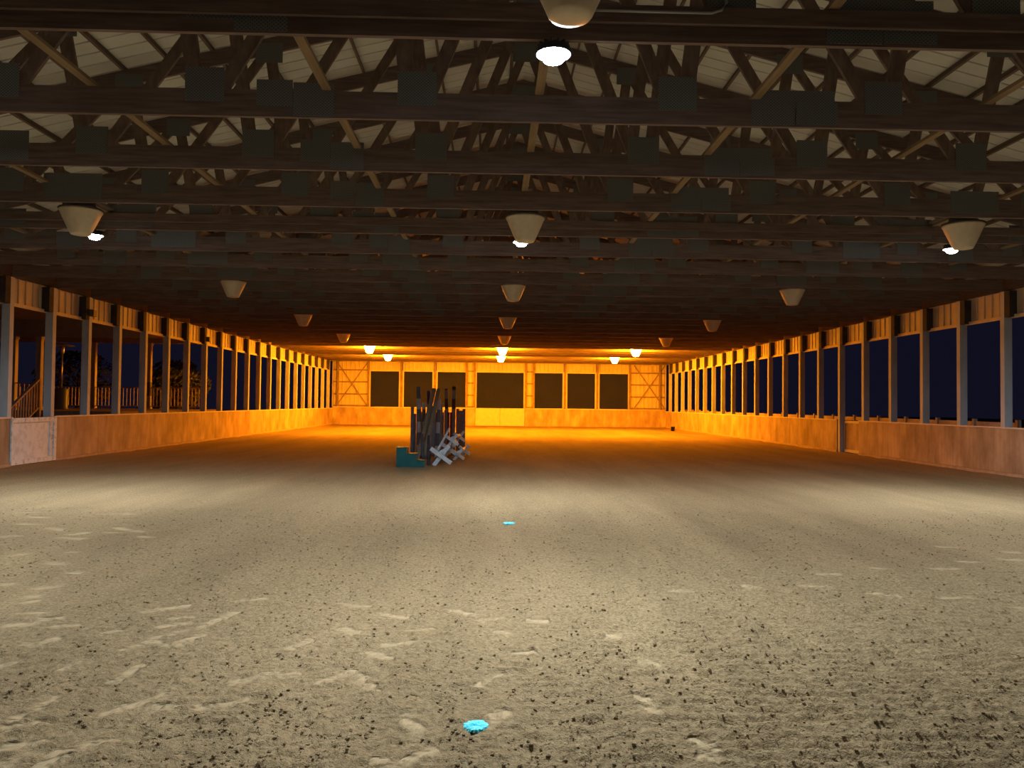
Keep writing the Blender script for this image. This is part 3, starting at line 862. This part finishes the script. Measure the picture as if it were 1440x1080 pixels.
pole('jump_pole', (-2.03, 22.72, -0.01), (-1.69, 24.20, 2.12), 0.068, 'olive_wood', 'olive brown jump pole leaning to the right, right of the pair', G)
pole('jump_pole', (-2.30, 24.50, -0.01), (-2.40, 24.98, 2.20), 0.072, 'band_grey', 'upright grey and white banded jump pole on the left of the pile', G)
pole('jump_pole', (-2.16, 24.62, -0.01), (-2.22, 24.95, 1.70), 0.060, 'band_grey', 'shorter pale banded jump pole behind the leaning olive poles', G)
pole('jump_pole', (-2.02, 24.95, -0.01), (-2.10, 25.3, 2.08), 0.062, 'violet_pole', 'dark violet jump pole rising behind the olive poles', G)
pole('jump_pole', (-1.86, 20.95, -0.01), (-1.97, 21.75, 0.80), 0.052, 'dark_pole', 'short dark pole leaning beside the mounting block', G)
pole('jump_pole', (-1.725, 21.10, -0.01), (-1.80, 22.00, 0.74), 0.05, 'dark_pole', 'short dark pole leaning next to the white crosses', G)
pole('jump_pole', (-1.72, 23.95, -0.01), (-1.68, 24.33, 1.80), 0.065, 'band_grey', 'grey upright jump pole in the middle of the pile', G)
pole('jump_pole', (-1.47, 25.78, -0.01), (-1.54, 25.47, 2.16), 0.060, 'band_brown', 'brown and tan banded pole, left of two at the red planks', G)
pole('jump_pole', (-1.31, 25.82, -0.01), (-1.28, 25.50, 2.24), 0.066, 'band_brown', 'brown and tan banded pole, right of two at the red planks', G)

def cavaletti(a, b2, tilt, label, arm=0.34, th=0.105):
    a, b2 = Vector(a), Vector(b2)
    r = root('cavaletti', (a.x, a.y, 0))
    o = Vector((a.x, a.y, 0))
    d = (b2-a).normalized()
    sx = Vector((0, 0, 1)).cross(d).normalized()
    up = d.cross(sx)
    for c in (a, b2):
        c = c-o
        for k, ang in enumerate((tilt+0.96, tilt-0.65)):
            v = (up*math.cos(ang) + sx*math.sin(ang))*arm
            off = d*(0.05 if k else -0.05)
            put('cross_bar', MB().beam(c+off-v, c+off+v, th, 0.075, d).data('cross_bar', 'white_wood'), r)
    me = MB().tube([a-o+up*arm*0.3-d*0.1, b2-o+up*arm*0.3+d*0.1], 0.045, 12).data('pole', 'white_wood', True)
    put('pole', me, r)
    tag(r, label, 'cavaletti', 'white cavaletti')
cavaletti((-1.37, 20.85, 0.27), (-1.28, 23.6, 0.27), 0.0, 'white cross-ended cavaletti in front, its cross facing the camera')
cavaletti((-1.16, 22.55, 0.60), (-1.05, 24.9, 0.60), 0.0, 'small white cavaletti stacked on top of the others', 0.22, 0.08)
cavaletti((-1.00, 22.9, 0.17), (-0.88, 24.9, 0.17), 0.0, 'small white cavaletti lying lowest at the right of the pile', 0.22, 0.08)
pole('jump_pole', (-1.47, 20.98, 0.42), (-1.22, 21.9, 0.96), 0.032, 'white_wood', 'short white pole rising out of the stacked white crosses', 'jump poles')

# turquoise ground marks
def mark(x, y, r, label):
    g = random.Random(int(x*100)+5)
    b = MB()
    z = ground(x, y)
    n = 40
    for ring, rr, zz in ((0, r, 0.004), (1, r*0.75, 0.012), (2, r*0.35, 0.010), (3, 0.004, 0.004)):
        pass
    vs, fs = [], []
    prof = [(1.0, -0.012), (0.96, 0.002), (0.7, 0.005), (0.35, 0.004), (0.05, 0.0)]
    for pr, pz in prof:
        for k in range(n):
            a = 2*math.pi*k/n
            j = 1+0.22*(g.random()-0.5)
            vs.append((r*pr*j*math.cos(a), r*pr*j*math.sin(a), pz+0.006*(g.random()-0.5)))
    for i in range(len(prof)-1):
        for k in range(n):
            fs.append((i*n+k, i*n+(k+1) % n, (i+1)*n+(k+1) % n, (i+1)*n+k))
    fs.append(tuple((len(prof)-1)*n+k for k in range(n)))
    b.add(vs, fs)
    o = put('ground_marker', b.data('ground_marker', 'turquoise'), None, (x, y, z+0.008))
    tag(o, label, 'marker', 'turquoise ground markers')
mark(-0.068, 4.12, 0.066, 'bright turquoise tuft marker in the sand near the camera')
mark(0.25, 10.89, 0.085, 'bright turquoise marker in the sand farther off, mid floor')

# small dark bucket near the far right corner
def bucket():
    r = root('bucket', (11.9, 50.5, 0.0))
    put('body', MB().lathe([(0.11, 0.0), (0.14, 0.26), (0.15, 0.27), (0.15, 0.285), (0.13, 0.28), (0.105, 0.03)], 18).data('body', 'black', True), r)
    put('handle', MB().tube([(-0.15, 0, 0.27), (-0.11, -0.05, 0.34), (0, -0.07, 0.38), (0.11, -0.05, 0.34), (0.15, 0, 0.27)], 0.008, 6).data('handle', 'steel', True), r)
    tag(r, 'small dark bucket on the floor by the far right kickboards', 'bucket')
bucket()

# ------------------------------------------------------------------ porch behind the left wall
DZ = 1.30
d = put('porch_deck', boxm('porch_deck', 'deck_wood', -24.0, -12.2, 25.2, 34.4, DZ-0.22, DZ-0.045))
for i in range(63):
    y = 25.2+i*0.146
    put('deck_board', boxm('deck_board', 'deck_wood', -24.0, -12.2, y, y+0.138, DZ-0.044, DZ), d) if i == 0 else put('deck_board', bpy.data.meshes['deck_board'], d, (0, i*0.146, 0))
tag(d, 'raised wooden porch deck outside the left wall', 'deck', kind='structure')
pr = put('porch_roof', MB().box(-24.0, -12.0, 22.0, 34.6, 4.40, 4.5).data('porch_roof', 'soffit'))
put('fascia', boxm('fascia', 'soffit', -24.0, -12.1, 34.25, 34.45, 4.18, 4.399), pr)
put('fascia', boxm('fascia', 'soffit', -24.0, -12.1, 26.9, 27.1, 3.84, 4.399), pr)
tag(pr, 'brown porch roof and soffit beyond the left openings', 'roof', kind='structure')
for x, y, top, lab in ((-17.5, 34.2, 4.18, 'pale porch post at the back railing, left of two'), (-15.1, 34.2, 4.18, 'pale porch post at the back railing with an electrical box'),
                       (-16.55, 27.0, 3.84, 'pale porch post seen through the first left opening, left one'), (-15.68, 27.0, 3.84, 'pale porch post at the head of the porch stairs')):
    r = root('porch_post', (x, y, DZ))
    put('shaft', boxm('shaft', 'porch_paint', -0.085, 0.085, -0.085, 0.085, 0.12, top-DZ-0.1), r)
    put('base', boxm('base', 'porch_paint', -0.11, 0.11, -0.11, 0.11, 0.0, 0.119), r)
    put('capital', boxm('capital', 'porch_paint', -0.11, 0.11, -0.11, 0.11, top-DZ-0.099, top-DZ), r)
    tag(r, lab, 'post', 'porch posts')
def railing(x0, x1, y, label):
    r = root('porch_railing', (x0, y, DZ))
    L = x1-x0
    put('top_rail', boxm('top_rail', 'rail_wood', 0, L, -0.045, 0.045, 0.90, 0.94), r)
    put('bottom_rail', boxm('bottom_rail', 'rail_wood', 0, L, -0.03, 0.03, 0.08, 0.12), r)
    me = boxm('baluster', 'rail_wood', -0.019, 0.019, -0.019, 0.019, 0.12, 0.90)
    n = int(L/0.145)
    for i in range(n):
        put('baluster', me, r, ((i+0.5)*L/n, 0, 0))
    tag(r, label, 'railing', 'porch railings')
railing(-20.9, -17.62, 34.2, 'wooden baluster railing at the back of the porch, behind the patio heater')
railing(-17.38, -15.22, 34.2, 'wooden baluster railing between the two back porch posts')
railing(-14.98, -12.7, 34.2, 'wooden baluster railing right of the porch electrical box')
railing(-16.43, -15.80, 27.0, 'short baluster railing between the two front porch posts')
def stair_rail():
    r = root('stair_railing', (-14.2, 22.95, 0))
    a, b2 = Vector((0, 0, 1.36)), Vector((0, 1.45, 2.28))
    put('hand_rail', MB().beam(a, b2, 0.05, 0.09, (1, 0, 0)).data('hand_rail', 'rail_wood'), r)
    put('bottom_rail', MB().beam(a-Vector((0, 0, 0.85)), b2-Vector((0, 0, 0.88)), 0.05, 0.07, (1, 0, 0)).data('bottom_rail', 'rail_wood'), r)
    me = boxm('baluster', 'rail_wood', -0.017, 0.017, -0.017, 0.017, -0.84, -0.02)
    for i in range(11):
        t = (i+0.5)/11
        put('baluster', me, r, a.lerp(b2, t))
    put('newel_post', boxm('newel_post', 'rail_wood', -0.05, 0.05, -0.12, -0.03, -0.1, 1.42), r)
    put('newel_post', boxm('newel_post', 'rail_wood', -0.05, 0.05, 1.47, 1.56, 0.9, 2.34), r)
    tag(r, 'sloping wooden stair railing seen through the first left opening', 'railing')
    s = root('porch_stairs', (-14.2, 22.95, 0))
    for i in range(7):
        put('tread', boxm('tread', 'deck_wood', -1.2, -0.08, 0.22+i*0.285, 0.22+(i+1)*0.285, i*0.178-0.05 if i else -0.12, (i+1)*0.178), s)
    tag(s, 'wooden porch stairs behind the white gate', 'stairs')
stair_rail()
def heater():
    r = root('patio_heater', (-16.03, 29.0, DZ))
    put('tank_housing', MB().lathe([(0.24, 0.0), (0.25, 0.03), (0.24, 0.06), (0.23, 0.08), (0.23, 0.74), (0.21, 0.78), (0.06, 0.80)], 22).data('tank_housing', 'tank', True), r)
    put('pole', MB().tube([(0, 0, 0.80), (0, 0, 2.06)], 0.032, 12).data('pole', 'steel', True), r)
    put('burner', MB().lathe([(0.05, 2.06), (0.075, 2.10), (0.085, 2.30), (0.06, 2.34)], 16).data('burner', 'steel', True), r)
    put('reflector', MB().lathe([(0.02, 2.47), (0.20, 2.44), (0.42, 2.37), (0.425, 2.36), (0.2, 2.425), (0.02, 2.45)], 28).data('reflector', 'steel', True), r)
    put('reflector_rod', MB().tube([(0, 0, 2.34), (0, 0, 2.46)], 0.012, 8).data('reflector_rod', 'steel', True), r)
    tag(r, 'tall patio heater with round reflector standing on the porch', 'patio heater')
heater()
r = root('electrical_box', (-15.25, 34.022, 1.86))
put('body', boxm('body', 'box_grey', 0.0, 0.30, -0.06, 0.09, 0, 0.60), r)
put('door', boxm('door', 'box_grey', 0.015, 0.285, -0.075, -0.061, 0.02, 0.58), r)
tag(r, 'grey electrical box fixed beside the right back porch post', 'electrical box')

def tree(x, y, h, w, label, seed):
    g = random.Random(seed)
    r = root('tree', (x, y, -0.12))
    tb = MB().tube([(0, 0, 0), (0.05, 0, h*0.35), (0.0, 0.1, h*0.7)], [0.16, 0.12, 0.05], 8)
    fo = MB()
    for i in range(9):
        a = g.random()*6.28; z = h*(0.3+0.45*g.random())
        e = Vector((math.cos(a)*w*0.75, math.sin(a)*w*0.75, z+h*0.2))
        tb.tube([(0.03, 0, z), e*0.5+Vector((0, 0, z*0.5)), e], [0.045, 0.03, 0.012], 6)
    put('trunk', tb.data('trunk', 'bark', True), r)
    for i in range(1300):
        a = g.random()*6.28; q = g.random()**0.5; zz = h*(0.32+0.68*g.random())
        rr = w*q*math.sin(math.pi*min(1, max(0.05, (zz/h-0.25)/0.8)))**0.6
        c = Vector((rr*math.cos(a), rr*math.sin(a), zz))
        n = Vector((g.random()-0.5, g.random()-0.5, g.random()-0.5)).normalized()
        s = n.orthogonal().normalized(); t = n.cross(s); L = 0.10+0.10*g.random()
        fo.add([c-s*L, c+t*L*0.5, c+s*L, c-t*L*0.5], [(0, 1, 2, 3)])
    f = put('foliage', fo.data('foliage', 'leaf'), r)
    f['kind'] = 'stuff'
    tag(r, label, 'tree', 'dim trees behind the porch')
tree(-24.5, 46.0, 4.6, 2.3, 'dim leafy tree in the dark behind the porch, leftmost', 1)
tree(-21.0, 51.5, 4.4, 2.2, 'dim leafy tree in the dark behind the middle porch railing', 2)
tree(-18.2, 44.5, 3.6, 1.7, 'dim yellowish bush behind the porch electrical box', 3)

# ------------------------------------------------------------------ rail fence outside the right wall
def fence():
    r = root('rail_fence', (13.75, 0, 0))
    pm = boxm('fence_post', 'rail_wood', -0.05, 0.05, -0.05, 0.05, -0.3, 1.41)
    y = 21.62
    n = 0
    while y < 56:
        put('fence_post', pm, r, (0, y, 0))
        put('fence_rail', boxm('fence_rail', 'rail_wood', -0.02, 0.02, y+0.055, y+BAY-0.055, 1.20, 1.335) if n == 0 else bpy.data.meshes['fence_rail'], r, (0, n*BAY, 0))
        y += BAY; n += 1
    put('fence_post', pm, r, (0, 21.62-BAY, 0))
    put('fence_rail', bpy.data.meshes['fence_rail'], r, (0, -BAY, 0))
    tag(r, 'low wooden rail fence just outside the right-hand openings', 'fence')
fence()
